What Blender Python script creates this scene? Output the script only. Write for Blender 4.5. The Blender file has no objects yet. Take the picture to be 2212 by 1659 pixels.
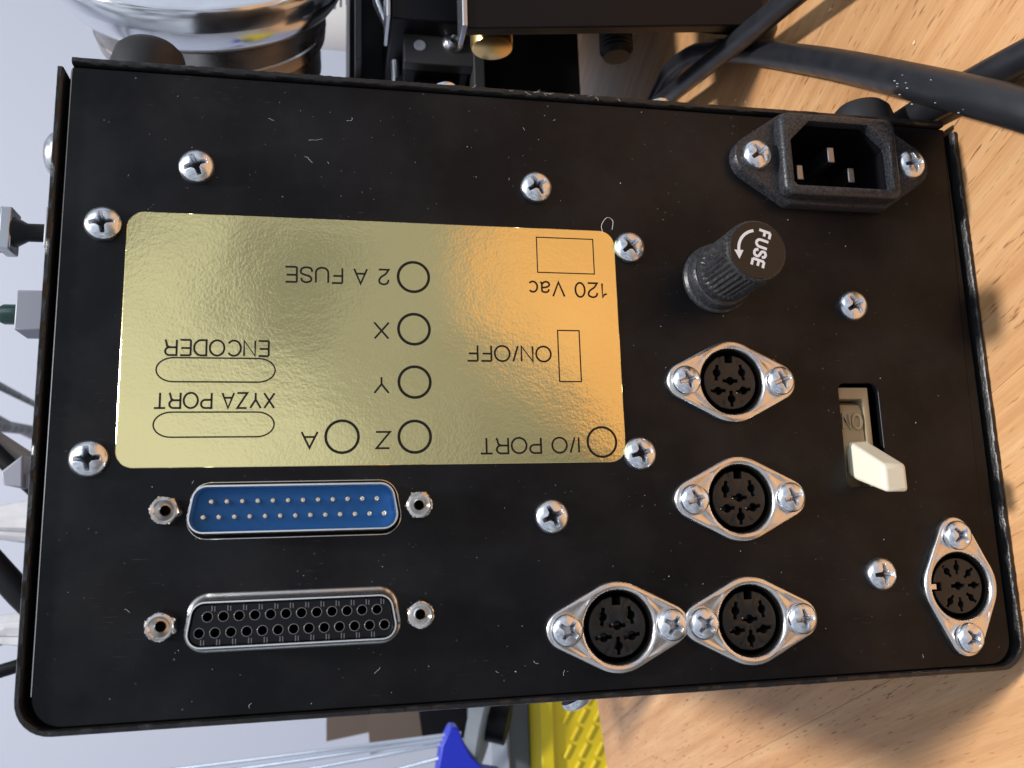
import bpy, bmesh, math, random
from mathutils import Vector, Matrix
random.seed(7)
scene = bpy.context.scene
COL = scene.collection

# ------------------------------------------------------------------ camera, world, lamps, exposure
# panel frame (mm): u = down the standing box, v = across it, w = depth behind its front panel; bench top at u = UB
UB = 204.5
def WD(u, v, w):
    return Vector(((64 - v) * .001, w * .001, (UB - u) * .001))
CAM_R = ((.97991034, .03145276, -.19694274), (.00534465, .98298998, .1835814), (.19936689, -.1809459, .96307395))
CAM_C = (52.854, 98.394, -176.413)
F_PX = 1878.65
def wv(r): return Vector((-r[1], r[2], -r[0]))
cam_d = bpy.data.cameras.new('camera'); cam = bpy.data.objects.new('camera', cam_d); COL.objects.link(cam)
rx, ry, rz = wv(CAM_R[0]), -wv(CAM_R[1]), -wv(CAM_R[2])
m = Matrix((rx, ry, rz)).transposed().to_4x4(); m.translation = WD(*CAM_C); cam.matrix_world = m
cam_d.sensor_width = 36; cam_d.lens = F_PX / 2212 * 36
cam_d.clip_start = .005; cam_d.clip_end = 50
cam_d.dof.use_dof = True; cam_d.dof.focus_distance = .198; cam_d.dof.aperture_fstop = 38
scene.camera = cam
def ray(x, y):                                     # photo pixel (2212 x 1659) -> direction in the panel frame
    a, b = (x - 1106) / F_PX, (y - 829.5) / F_PX
    return [CAM_R[0][i] * a + CAM_R[1][i] * b + CAM_R[2][i] for i in range(3)]
def at(x, y, plane, val):
    d = ray(x, y); i = 'uvw'.index(plane); s = (val - CAM_C[i]) / d[i]
    return [CAM_C[k] + s * d[k] for k in range(3)]
def atW(x, y, plane, val): return WD(*at(x, y, plane, val))

world = bpy.data.worlds.new('World'); scene.world = world; world.use_nodes = True
bg = world.node_tree.nodes['Background']; bg.inputs[1].default_value = .66
_nt = world.node_tree; _tc = _nt.nodes.new('ShaderNodeTexCoord'); _sx = _nt.nodes.new('ShaderNodeSeparateXYZ'); _cr = _nt.nodes.new('ShaderNodeValToRGB')
_mr = _nt.nodes.new('ShaderNodeMapRange'); _mr.inputs[1].default_value = -1; _mr.inputs[2].default_value = 1
_nt.links.new(_tc.outputs['Generated'], _sx.inputs[0]); _nt.links.new(_sx.outputs[2], _mr.inputs[0]); _nt.links.new(_mr.outputs[0], _cr.inputs[0]); _no = _nt.nodes.new('ShaderNodeTexNoise'); _no.inputs['Scale'].default_value = 3.6; _no.inputs['Detail'].default_value = 4; _nt.links.new(_tc.outputs['Generated'], _no.inputs['Vector'])
_nr = _nt.nodes.new('ShaderNodeMapRange'); _nr.inputs[1].default_value = .36; _nr.inputs[2].default_value = .62; _nr.inputs[3].default_value = .30; _nr.inputs[4].default_value = 1.32; _nt.links.new(_no.outputs[0], _nr.inputs[0])
_mm = _nt.nodes.new('ShaderNodeMix'); _mm.data_type = 'RGBA'; _mm.blend_type = 'MULTIPLY'; _mm.inputs[0].default_value = 1; _nt.links.new(_cr.outputs[0], _mm.inputs[6]); _nt.links.new(_nr.outputs[0], _mm.inputs[7]); _nt.links.new(_mm.outputs[2], bg.inputs[0])
_cr.color_ramp.elements[0].position = .30; _cr.color_ramp.elements[0].color = (.30, .29, .28, 1)      # floor and cupboards below
_cr.color_ramp.elements[1].position = .56; _cr.color_ramp.elements[1].color = (.86, .93, 1.06, 1)      # pale walls and ceiling

def area(name, pos, target, size, power, col, shape='DISK', sy=None):
    l = bpy.data.lights.new(name, 'AREA'); l.shape = shape; l.size = size; l.energy = power; l.color = col
    if sy: l.size_y = sy
    o = bpy.data.objects.new(name, l); COL.objects.link(o); o.location = pos
    o.rotation_euler = (Vector(target) - Vector(pos)).to_track_quat('-Z', 'Y').to_euler(); return o
KD = Vector((.13, -.22, 1)).normalized()
area('ceiling_lamp', Vector((0, 0, .1)) + KD * 1.7, (0, 0, .1), .14, 37, (1, .965, .92))
area('window_light', (.75, -1.0, 1.35), (0, .1, .1), 1.1, 6, (.80, .90, 1.0), 'RECTANGLE', .8)

vs = scene.view_settings; vs.view_transform = 'Standard'; vs.look = 'None'; vs.gamma = 1; vs.exposure = 0
scene.render.engine = 'CYCLES'; scene.render.resolution_x = 1024; scene.render.resolution_y = 768
scene.cycles.max_bounces = 10

# ------------------------------------------------------------------ helpers
def obj(name, me, parent=None, loc=None, rot=None):
    o = bpy.data.objects.new(name, me); COL.objects.link(o)
    if parent: o.parent = parent
    if loc is not None: o.location = loc
    if rot is not None: o.rotation_euler = rot
    return o
def mesh(name, V, F, mat, ang=35, k=.001):
    me = bpy.data.meshes.new(name)
    me.from_pydata([(a * k, b * k, c * k) for a, b, c in V], [], F)
    if mat: me.materials.append(mat)
    fix(me, ang); return me
def fix(me, ang=35):
    bm = bmesh.new(); bm.from_mesh(me); bmesh.ops.remove_doubles(bm, verts=bm.verts, dist=1e-7)
    bmesh.ops.recalc_face_normals(bm, faces=bm.faces); bm.to_mesh(me); bm.free()
    me.polygons.foreach_set('use_smooth', [True] * len(me.polygons)); me.set_sharp_from_angle(angle=math.radians(ang)); me.update()
def join(parts):
    V, F = [], []
    for v, f in parts:
        o = len(V); V += list(v); F += [tuple(i + o for i in q) for q in f]
    return V, F
def loft(rows, cap0=False, cap1=False, closed=True):
    n = len(rows[0]); V = [p for r in rows for p in r]; F = []
    for i in range(len(rows) - 1):
        for j in range(n if closed else n - 1):
            k = (j + 1) % n; F.append((i * n + j, i * n + k, (i + 1) * n + k, (i + 1) * n + j))
    if cap0: F.append(tuple(range(n - 1, -1, -1)))
    if cap1: F.append(tuple(range((len(rows) - 1) * n, len(rows) * n)))
    return V, F
def circ(r, z, n=48, cx=0, cy=0): return [(cx + r * math.cos(2 * math.pi * i / n), cy + r * math.sin(2 * math.pi * i / n), z) for i in range(n)]
def lathe(prof, n=48, cap0=False, cap1=False): return loft([circ(r, z, n) for r, z in prof], cap0, cap1)
def box(x0, x1, y0, y1, z0, z1):
    return ([(x0, y0, z0), (x1, y0, z0), (x1, y1, z0), (x0, y1, z0), (x0, y0, z1), (x1, y0, z1), (x1, y1, z1), (x0, y1, z1)],
            [(3, 2, 1, 0), (4, 5, 6, 7), (0, 1, 5, 4), (1, 2, 6, 5), (2, 3, 7, 6), (3, 0, 4, 7)])
def prism(poly, z0, z1): return loft([[(x, y, z0) for x, y in poly], [(x, y, z1) for x, y in poly]], True, True)
def rrect(x0, x1, y0, y1, r, n=6):
    rs = r if isinstance(r, (list, tuple)) else [r] * 4       # corners: x1y1, x0y1, x0y0, x1y0
    P = []
    for (cx, cy, a0, rr) in ((x1, y1, 0, rs[0]), (x0, y1, 90, rs[1]), (x0, y0, 180, rs[2]), (x1, y0, 270, rs[3])):
        sx = -1 if cx == x1 else 1; sy = -1 if cy == y1 else 1
        for i in range(n + 1):
            a = math.radians(a0 + 90 * i / n); P.append((cx + sx * rr + rr * math.cos(a), cy + sy * rr + rr * math.sin(a)))
    return P
def offset(poly, d):                                # move a convex ccw outline inwards by d
    n = len(poly); out = []
    for i in range(n):
        a, b, c = Vector(poly[i - 1]), Vector(poly[i]), Vector(poly[(i + 1) % n])
        e1 = (b - a); e2 = (c - b)
        e1 = e1.normalized() if e1.length > 1e-9 else e2.normalized(); e2 = e2.normalized() if e2.length > 1e-9 else e1
        n1 = Vector((-e1.y, e1.x)); n2 = Vector((-e2.y, e2.x)); nn = (n1 + n2)
        nn = nn / max(.3, nn.length_squared / 2) if nn.length > 1e-6 else n1
        out.append((b.x + nn.x * d, b.y + nn.y * d))
    return out
def at_z(poly, z): return [(x, y, z) for x, y in poly]
def tube(path, r, n=14, caps=True):
    P = [Vector(p) for p in path]; rows = []; up = None
    for i, p in enumerate(P):
        t = (P[min(i + 1, len(P) - 1)] - P[max(i - 1, 0)]).normalized()
        if up is None: up = t.orthogonal().normalized()
        up = (up - t * up.dot(t)).normalized(); s = t.cross(up)
        rr = r(i / (len(P) - 1)) if callable(r) else r
        rows.append([tuple(p + (up * math.cos(a) + s * math.sin(a)) * rr) for a in [2 * math.pi * k / n for k in range(n)]])
    return loft(rows, caps, caps)
def spline(pts, n=10):
    P = [Vector(p) for p in pts]; P = [P[0] * 2 - P[1]] + P + [P[-1] * 2 - P[-2]]; out = []
    for i in range(1, len(P) - 2):
        for k in range(n):
            t = k / n; a, b, c, d = P[i - 1:i + 3]
            out.append(.5 * ((2 * b) + (c - a) * t + (2 * a - 5 * b + 4 * c - d) * t * t + (3 * b - a - 3 * c + d) * t ** 3))
    out.append(P[-2]); return out
def boolean(A, cutters, mat, name, ang=35, bev=0, solver='EXACT'):
    """A minus cutters, all in mm; returns a mesh in metres"""
    def raw(VF):
        me = bpy.data.meshes.new('tmp'); me.from_pydata(VF[0], [], VF[1])
        bm = bmesh.new(); bm.from_mesh(me); bmesh.ops.remove_doubles(bm, verts=bm.verts, dist=1e-5)
        bmesh.ops.recalc_face_normals(bm, faces=bm.faces); bm.to_mesh(me); bm.free(); return me
    oa = bpy.data.objects.new('tmp', raw(A)); ob = bpy.data.objects.new('tmp', raw(join(cutters)))
    COL.objects.link(oa); COL.objects.link(ob)
    md = oa.modifiers.new('b', 'BOOLEAN'); md.object = ob; md.solver = solver; md.operation = 'DIFFERENCE'
    if bev:
        mb = oa.modifiers.new('v', 'BEVEL'); mb.width = bev; mb.segments = 2; mb.limit_method = 'ANGLE'; mb.angle_limit = math.radians(40)
    dg = bpy.context.evaluated_depsgraph_get(); me = bpy.data.meshes.new_from_object(oa.evaluated_get(dg))
    for o in (oa, ob): bpy.data.objects.remove(o)
    me.name = name; me.transform(Matrix.Scale(.001, 4)); me.materials.clear(); me.materials.append(mat)
    me.polygons.foreach_set('material_index', [0] * len(me.polygons))
    me.polygons.foreach_set('use_smooth', [True] * len(me.polygons)); me.set_sharp_from_angle(angle=math.radians(ang)); me.update(); return me
def bevel(o, w, seg=2, ang=40):
    b = o.modifiers.new('bevel', 'BEVEL'); b.width = w * .001; b.segments = seg; b.limit_method = 'ANGLE'; b.angle_limit = math.radians(ang); return o
def thing(name, label, cat, loc=(0, 0, 0), rot=None, group=None):
    o = bpy.data.objects.new(name, None); COL.objects.link(o); o.location = loc; o.empty_display_size = .01
    if rot: o.rotation_euler = rot
    o['label'] = label; o['category'] = cat
    if group: o['group'] = group
    return o
def tag(o, label, cat, group=None):
    o['label'] = label; o['category'] = cat
    if group: o['group'] = group
    return o

# ------------------------------------------------------------------ materials
def newmat(name):
    mt = bpy.data.materials.new(name); mt.use_nodes = True; return mt, mt.node_tree, mt.node_tree.nodes['Principled BSDF']
def pm(name, col, rough=.5, metal=0, spec=.5, bump=None, rvar=None, cvar=None, coat=0):
    mt, nt, p = newmat(name)
    p.inputs['Base Color'].default_value = (*col, 1); p.inputs['Roughness'].default_value = rough
    p.inputs['Metallic'].default_value = metal; p.inputs['Specular IOR Level'].default_value = spec
    if coat: p.inputs['Coat Weight'].default_value = coat; p.inputs['Coat Roughness'].default_value = .1
    tc = nt.nodes.new('ShaderNodeTexCoord'); oi = nt.nodes.new('ShaderNodeObjectInfo'); va = nt.nodes.new('ShaderNodeVectorMath'); va.operation = 'ADD'
    nt.links.new(tc.outputs['Object'], va.inputs[0]); nt.links.new(oi.outputs['Random'], va.inputs[1])
    def noise(scale, detail=3):
        n = nt.nodes.new('ShaderNodeTexNoise'); n.inputs['Scale'].default_value = scale; n.inputs['Detail'].default_value = detail
        nt.links.new(va.outputs[0], n.inputs['Vector']); return n
    if bump:
        for sc, st, di in (bump if isinstance(bump[0], tuple) else (bump,)):
            b = nt.nodes.new('ShaderNodeBump'); b.inputs['Strength'].default_value = st; b.inputs['Distance'].default_value = di * .001
            nt.links.new(noise(sc).outputs[0], b.inputs['Height'])
            prev = p.inputs['Normal'].links
            if prev: nt.links.new(prev[0].from_socket, b.inputs['Normal'])
            nt.links.new(b.outputs[0], p.inputs['Normal'])
    if rvar:
        mr = nt.nodes.new('ShaderNodeMapRange'); mr.inputs[1].default_value = .3; mr.inputs[2].default_value = .7
        mr.inputs[3].default_value = rvar[1]; mr.inputs[4].default_value = rvar[2]
        nt.links.new(noise(rvar[0], 5).outputs[0], mr.inputs[0]); nt.links.new(mr.outputs[0], p.inputs['Roughness'])
    if cvar:
        r = nt.nodes.new('ShaderNodeValToRGB'); r.color_ramp.elements[0].position = .35; r.color_ramp.elements[1].position = .65
        r.color_ramp.elements[0].color = (*col, 1); r.color_ramp.elements[1].color = (*cvar[1], 1)
        nt.links.new(noise(cvar[0], 5).outputs[0], r.inputs[0]); nt.links.new(r.outputs[0], p.inputs['Base Color'])
    return mt

def panel_mat():
    mt, nt, p = newmat('black_panel_paint'); N = nt.nodes.new; L = nt.links.new
    tc = N('ShaderNodeTexCoord')
    p.inputs['Specular IOR Level'].default_value = .24
    # faint rubbed scratches: noise stretched along a slanted direction
    mp = N('ShaderNodeMapping'); mp.inputs['Rotation'].default_value = (0, 0, .5); mp.inputs['Scale'].default_value = (220, 2600, 1)
    L(tc.outputs['Object'], mp.inputs[0])
    n1 = N('ShaderNodeTexNoise'); n1.inputs['Scale'].default_value = 1; n1.inputs['Detail'].default_value = 2; L(mp.outputs[0], n1.inputs['Vector'])
    big = N('ShaderNodeTexNoise'); big.inputs['Scale'].default_value = 60; big.inputs['Detail'].default_value = 4; L(tc.outputs['Object'], big.inputs['Vector'])
    r1 = N('ShaderNodeMapRange'); r1.inputs[1].default_value = .66; r1.inputs[2].default_value = .74; L(n1.outputs[0], r1.inputs[0])
    r2 = N('ShaderNodeMapRange'); r2.inputs[1].default_value = .5; r2.inputs[2].default_value = .68; L(big.outputs[0], r2.inputs[0])
    mu = N('ShaderNodeMath'); mu.operation = 'MULTIPLY'; L(r1.outputs[0], mu.inputs[0]); L(r2.outputs[0], mu.inputs[1])
    # fine dust points
    vo = N('ShaderNodeTexVoronoi'); vo.inputs['Scale'].default_value = 420; L(tc.outputs['Object'], vo.inputs['Vector'])
    r3 = N('ShaderNodeMapRange'); r3.inputs[1].default_value = .10; r3.inputs[2].default_value = .05; L(vo.outputs['Distance'], r3.inputs[0])
    n3 = N('ShaderNodeTexNoise'); n3.inputs['Scale'].default_value = 110; L(tc.outputs['Object'], n3.inputs['Vector'])
    r4 = N('ShaderNodeMapRange'); r4.inputs[1].default_value = .52; r4.inputs[2].default_value = .62; L(n3.outputs[0], r4.inputs[0])
    m2 = N('ShaderNodeMath'); m2.operation = 'MULTIPLY'; L(r3.outputs[0], m2.inputs[0]); L(r4.outputs[0], m2.inputs[1])
    ad = N('ShaderNodeMath'); ad.operation = 'MULTIPLY_ADD'; L(mu.outputs[0], ad.inputs[0]); ad.inputs[1].default_value = .35; L(m2.outputs[0], ad.inputs[2]); ad.use_clamp = True
    mx = N('ShaderNodeMix'); mx.data_type = 'RGBA'; L(ad.outputs[0], mx.inputs[0])
    mx.inputs[6].default_value = (.0022, .0023, .0036, 1); mx.inputs[7].default_value = (.11, .11, .12, 1); 
    sm = N('ShaderNodeTexNoise'); sm.inputs['Scale'].default_value = 34; sm.inputs['Detail'].default_value = 6; sm.inputs['Roughness'].default_value = .62; L(tc.outputs['Object'], sm.inputs['Vector'])
    sr = N('ShaderNodeMapRange'); sr.inputs[1].default_value = .42; sr.inputs[2].default_value = .72; L(sm.outputs[0], sr.inputs[0])
    mz = N('ShaderNodeMix'); mz.data_type = 'RGBA'; L(sr.outputs[0], mz.inputs[0]); L(mx.outputs[2], mz.inputs[6]); mz.inputs[7].default_value = (.0065, .0066, .0085, 1); mz.inputs[0].default_value = 0
    sq = N('ShaderNodeMapRange'); sq.inputs[3].default_value = .22; sq.inputs[4].default_value = .33; L(sr.outputs[0], sq.inputs[0]); L(sq.outputs[0], p.inputs['Specular IOR Level'])
    L(mz.outputs[2], p.inputs['Base Color'])
    mr = N('ShaderNodeMapRange'); mr.inputs[1].default_value = .3; mr.inputs[2].default_value = .7; mr.inputs[3].default_value = .3; mr.inputs[4].default_value = .46
    L(big.outputs[0], mr.inputs[0]); L(mr.outputs[0], p.inputs['Roughness'])
    n2 = N('ShaderNodeTexNoise'); n2.inputs['Scale'].default_value = 2600; L(tc.outputs['Object'], n2.inputs['Vector'])
    b = N('ShaderNodeBump'); b.inputs['Strength'].default_value = .25; b.inputs['Distance'].default_value = .00002; L(n2.outputs[0], b.inputs['Height']); L(b.outputs[0], p.inputs['Normal'])
    return mt
def gold_mat():
    mt, nt, p = newmat('gold_foil'); N = nt.nodes.new; L = nt.links.new
    p.inputs['Metallic'].default_value = 1; p.inputs['Base Color'].default_value = (.93, .80, .38, 1); p.inputs['Roughness'].default_value = .12
    tc = N('ShaderNodeTexCoord')
    def nz(sx, sy, det):
        mp = N('ShaderNodeMapping'); mp.inputs['Scale'].default_value = (sx, sy, 1); L(tc.outputs['Object'], mp.inputs[0])
        n = N('ShaderNodeTexNoise'); n.inputs['Scale'].default_value = 1; n.inputs['Detail'].default_value = det; L(mp.outputs[0], n.inputs['Vector']); return n
    prev = None
    for (sx, sy, det, st, di) in ((24, 24, 2, 1, .5), (420, 640, 4, 1, .026), (1700, 1500, 3, 1, .020)):
        b = N('ShaderNodeBump'); b.inputs['Strength'].default_value = st; b.inputs['Distance'].default_value = di * .001
        L(nz(sx, sy, det).outputs[0], b.inputs['Height'])
        if prev: L(prev.outputs[0], b.inputs['Normal'])
        prev = b
    L(prev.outputs[0], p.inputs['Normal'])
    return mt
def wood_mat():
    mt, nt, p = newmat('beech_wood'); N = nt.nodes.new; L = nt.links.new
    p.inputs['Roughness'].default_value = .42; p.inputs['Specular IOR Level'].default_value = .35
    tc = N('ShaderNodeTexCoord'); oi = N('ShaderNodeObjectInfo')
    of = N('ShaderNodeVectorMath'); of.operation = 'MULTIPLY_ADD'; of.inputs[1].default_value = (0, 0, 0)
    cb = N('ShaderNodeCombineXYZ'); sc = N('ShaderNodeMath'); sc.operation = 'MULTIPLY'; sc.inputs[1].default_value = 7.3; L(oi.outputs['Random'], sc.inputs[0])
    L(sc.outputs[0], cb.inputs[0]); L(sc.outputs[0], cb.inputs[2])
    ad = N('ShaderNodeVectorMath'); ad.operation = 'ADD'; L(tc.outputs['Object'], ad.inputs[0]); L(cb.outputs[0], ad.inputs[1])
    def nz(sx, sy, det, rough=.5, dist=0):
        mp = N('ShaderNodeMapping'); mp.inputs['Scale'].default_value = (sx, sy, sx); L(ad.outputs[0], mp.inputs[0])
        n = N('ShaderNodeTexNoise'); n.inputs['Scale'].default_value = 1; n.inputs['Detail'].default_value = det; n.inputs['Roughness'].default_value = rough
        n.inputs['Distortion'].default_value = dist; L(mp.outputs[0], n.inputs['Vector']); return n
    g = nz(130, 6, 5, .55, .4)
    r = N('ShaderNodeValToRGB'); e = r.color_ramp.elements
    e[0].position = .3; e[0].color = (.47, .235, .098, 1); e[1].position = .72; e[1].color = (.66, .40, .205, 1)
    x = r.color_ramp.elements.new(.52); x.color = (.575, .315, .145, 1); L(g.outputs[0], r.inputs[0])
    fine = nz(1300, 50, 4, .65)                                # fibre lines
    fr = N('ShaderNodeMapRange'); fr.inputs[1].default_value = .3; fr.inputs[2].default_value = .7; fr.inputs[3].default_value = .87; fr.inputs[4].default_value = 1.07; L(fine.outputs[0], fr.inputs[0])
    m1 = N('ShaderNodeMix'); m1.data_type = 'RGBA'; m1.blend_type = 'MULTIPLY'; m1.inputs[0].default_value = 1; L(r.outputs[0], m1.inputs[6]); L(fr.outputs[0], m1.inputs[7])
    fl = nz(1500, 170, 2, .45)                             # ray flecks: short dark dashes
    f2 = N('ShaderNodeMapRange'); f2.inputs[1].default_value = .64; f2.inputs[2].default_value = .72; L(fl.outputs[0], f2.inputs[0])
    area_ = nz(25, 10, 2); f3 = N('ShaderNodeMapRange'); f3.inputs[1].default_value = .22; f3.inputs[2].default_value = .5; L(area_.outputs[0], f3.inputs[0])
    mm = N('ShaderNodeMath'); mm.operation = 'MULTIPLY'; L(f2.outputs[0], mm.inputs[0]); L(f3.outputs[0], mm.inputs[1])
    m2 = N('ShaderNodeMix'); m2.data_type = 'RGBA'; L(mm.outputs[0], m2.inputs[0]); L(m1.outputs[2], m2.inputs[6]); m2.inputs[7].default_value = (.27, .125, .055, 1)
    tint = N('ShaderNodeMapRange'); tint.inputs[3].default_value = .9; tint.inputs[4].default_value = 1.08; L(oi.outputs['Random'], tint.inputs[0])
    m3 = N('ShaderNodeMix'); m3.data_type = 'RGBA'; m3.blend_type = 'MULTIPLY'; m3.inputs[0].default_value = 1; L(m2.outputs[2], m3.inputs[6]); L(tint.outputs[0], m3.inputs[7])
    L(m3.outputs[2], p.inputs['Base Color'])
    b = N('ShaderNodeBump'); b.inputs['Strength'].default_value = .4; b.inputs['Distance'].default_value = .00012; L(fine.outputs[0], b.inputs['Height'])
    b2 = N('ShaderNodeBump'); b2.inputs['Strength'].default_value = .6; b2.inputs['Distance'].default_value = .00015; b2.invert = True; L(mm.outputs[0], b2.inputs['Height']); L(b.outputs[0], b2.inputs['Normal'])
    L(b2.outputs[0], p.inputs['Normal'])
    return mt

M = {}
M['panel'] = panel_mat(); M['gold'] = gold_mat(); M['wood'] = wood_mat()
M['edge'] = pm('panel_edge_paint', (.02, .02, .022), .22, 0, .6, (900, .3, .05))
M['cover'] = pm('black_textured_paint', (.010, .010, .011), .33, 0, .5, ((1500, .9, .14), (420, .5, .12)))
M['zinc'] = pm('zinc_plate', (.80, .84, .90), .26, 1, .5, ((900, .6, .05), (330, .5, .10)), (500, .2, .36))
M['recess'] = pm('zinc_recess', (.42, .44, .46), .35, 1)
M['flange'] = pm('tin_flange', (.78, .75, .73), .2, 1, .5, ((1600, .45, .02), (300, .3, .05)), (350, .17, .34))
M['nickel'] = pm('nickel', (.72, .69, .66), .16, 1, .5, ((700, .4, .03),))
M['shell'] = pm('tin_shell', (.92, .92, .92), .25, 1, .5, ((1200, .5, .03), (350, .4, .06)))
M['blackplastic'] = pm('black_plastic', (.006, .006, .008), .34, 0, .3, (1400, .4, .03))
M['grainplastic'] = pm('grained_black_plastic', (.009, .009, .011), .36, 0, .45, ((1300, .9, .12), (3000, .5, .04)), None, (1900, (.042, .044, .052)))
M['dinface'] = pm('din_face', (.011, .0105, .0105), .34, 0, .5, (900, .25, .03))
M['socketface'] = pm('socket_face', (.003, .003, .004), .26, 0, .3, (700, .25, .03))
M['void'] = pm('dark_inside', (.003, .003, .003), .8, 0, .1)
M['blue'] = pm('blue_plastic', (.010, .135, .46), .38, 0, .4, (700, .2, .03))
M['pin'] = pm('plated_pin', (.85, .78, .66), .2, 1)
M['ink'] = pm('black_print', (.006, .005, .004), .5, 0, .3)
M['white_ink'] = pm('white_print', (.78, .78, .82), .5)
M['cream'] = pm('cream_plastic', (.72, .69, .56), .36, 0, .45, (500, .15, .05))
M['shaded_cream'] = pm('shaded_cream_plastic', (.30, .24, .15), .5, 0, .35, (400, .15, .05))  # cream darkened: the shade on the switch body is put into the colour
M['rubber'] = pm('black_rubber', (.012, .013, .016), .5, 0, .4, (900, .3, .04), (200, .4, .62))
M['cord'] = pm('cable_sheath', (.013, .014, .018), .42, 0, .5, (500, .25, .06), (120, .34, .52))
M['alu'] = pm('polished_aluminium', (.70, .72, .76), .15, 1, .5, ((120, .2, .2), (30, .3, .6)), (90, .1, .26))
M['darkalu'] = pm('stained_aluminium', (.36, .34, .33), .3, 1, .5, (250, .4, .1), (60, .2, .45))
M['machine'] = pm('machine_black', (.004, .004, .006), .42, 0, .2, (300, .3, .05), (50, .32, .55))
M['anod'] = pm('dark_anodised_plate', (.06, .058, .06), .45, .6, .5, (500, .2, .04))
M['steel'] = pm('bright_steel', (.62, .64, .68), .25, 1)
M['darksteel'] = pm('dark_steel', (.34, .34, .36), .35, 1)  # darker steel for the inlet's contact blades
M['brass'] = pm('brass', (.72, .50, .20), .28, 1, .5, (400, .2, .04))
M['wall'] = pm('white_wall_paint', (.58, .61, .72), .8, 0, .2, (60, .1, .5))
M['whitecan'] = pm('white_can_paint', (.78, .77, .76), .4)
M['yellow'] = pm('yellow_plastic', (.78, .60, .015), .4)
M['bluebright'] = pm('cobalt_plastic', (.012, .03, .55), .4)
M['grey'] = pm('grey_plastic', (.22, .25, .29), .45, 0, .5, None, None, (18, (.28, .31, .34)))
M['slate'] = pm('slate_card', (.13, .16, .21), .55)
M['taupe'] = pm('taupe_sheath', (.26, .24, .23), .6)
M['cardboard'] = pm('brown_card', (.13, .095, .075), .7)
M['palegrey'] = pm('pale_grey_plastic', (.30, .31, .37), .45)
M['chrome'] = pm('chrome_rod', (.80, .84, .92), .12, 1)
M['green'] = pm('dark_green_plastic', (.012, .04, .035), .25)
M['bag'] = pm('cloudy_plastic_bag', (.62, .62, .66), .35, 0, .5, (30, .8, 3))
M['lint'] = pm('pale_lint', (.62, .62, .64), .8)
M['chipwood'] = pm('wood_crumb', (.72, .52, .33), .7)

# ------------------------------------------------------------------ workbench of glued staves
bench = bpy.data.objects.new('workbench_top', None); COL.objects.link(bench); bench['kind'] = 'structure'
GA = math.atan2(.39, .92)
bench.location = WD(UB, 0, 0); bench.rotation_euler = (0, 0, GA)       # local y runs along the grain, local -x towards +v
def stave(s0, s1, t0, t1):
    # s across (v*.92-w*.39), t along the grain (v*.39+w*.92); local x = -s, local y = t
    V, F = box(-s1 + .03, -s0 - .03, t0, t1, -42, 0)
    o = obj('plank', mesh('plank', [(x, y, z) for x, y, z in V], F, M['wood'], 30), bench); bevel(o, .12, 2)
    return o
s = 154
for k in range(13):
    ends = [-760, -760 + 300 + random.random() * 240, 387]
    if k in (1, 2, 3): ends = [-760, -330, 387]
    for a, b in zip(ends[:-1], ends[1:]): stave(s - 46, s, a + .03, b - .03)
    s -= 46

# ------------------------------------------------------------------ white wall behind
Vw, Fw = box(-2600, 2600, 1150, 1190, -900, 2200)
wall = obj('wall', mesh('wall', Vw, Fw, M['wall'])); wall['kind'] = 'structure'

# ------------------------------------------------------------------ the control box
BOX = thing('control_box', 'black metal control box with gold label and many sockets standing on the wooden bench', 'control box',
            WD(UB, 64, 0))
BOX.matrix_world = Matrix(((0, 1, 0), (0, 0, -1), (-1, 0, 0))).to_4x4()          # local x = u, local y = -v, local z = out of the panel
BOX.location = WD(UB, 64, 0)
def L(u, v, h=0): return (u - UB, 64 - v, h)                                    # mm in the box frame
def Lm(u, v, h=0): return tuple(c * .001 for c in L(u, v, h))
def part(name, VF, mat, parent=BOX, loc=None, rot=None, ang=35):
    return obj(name, mesh(name, VF[0], VF[1], mat, ang), parent, loc, rot)
def pan(V): return [L(*p) for p in V]
W_, H_ = 201.5, 128.1
DEPTH = 165

# panel with cut-outs
slot_poly = rrect(165.3 - UB, 175.3 - UB, 64 - 88.2, 64 - 64.6, [2.2, 1.6, 1.4, 1.4], 5)
plate = prism(rrect(0 - UB, W_ - UB, 64 - H_, 64, [.3, .3, 5.5, 5.5], 8), -1.6, 0)
DINS = {'X': (138.7, 64.6, 0), 'Y': (138.7, 90.3, 0), 'A': (109.7, 115.7, 0), 'Z': (138.9, 115.8, 0), 'IO': (189.8, 110.7, 90)}
IEC = (168.2, 11.7)
cut = [prism(slot_poly, -4, 3)]
for u, v, a in DINS.values():
    x, y, _ = L(u, v); cut.append(loft([circ(7.6, -4, 40, x, y), circ(7.6, 3, 40, x, y)], True, True))
x, y, _ = L(*IEC); cut.append(prism([(x - 14, y - 9), (x + 14, y - 9), (x + 14, y + 9), (x - 14, y + 9)], -4, 3))
me = boolean(plate, cut, M['panel'], 'panel', 30)
panel = obj('panel', me, BOX); bevel(panel, .25, 2, 50)
part('inner_wall', box(-UB + 1, W_ - UB - 1, 64 - H_ + 2, 63, -60, -58), M['void'])

part('bare_edge', loft([[L(-.16, v_, -1.1 + .0) for v_ in (.6, 40, 80, 122.5)], [L(-.16, v_, -.12) for v_ in (.6, 40, 80, 122.5)], [L(-.02, v_, .02) for v_ in (.6, 40, 80, 122.5)], [L(.12, v_, .025) for v_ in (.6, 40, 80, 122.5)]], closed=False), M['nickel'])
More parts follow.
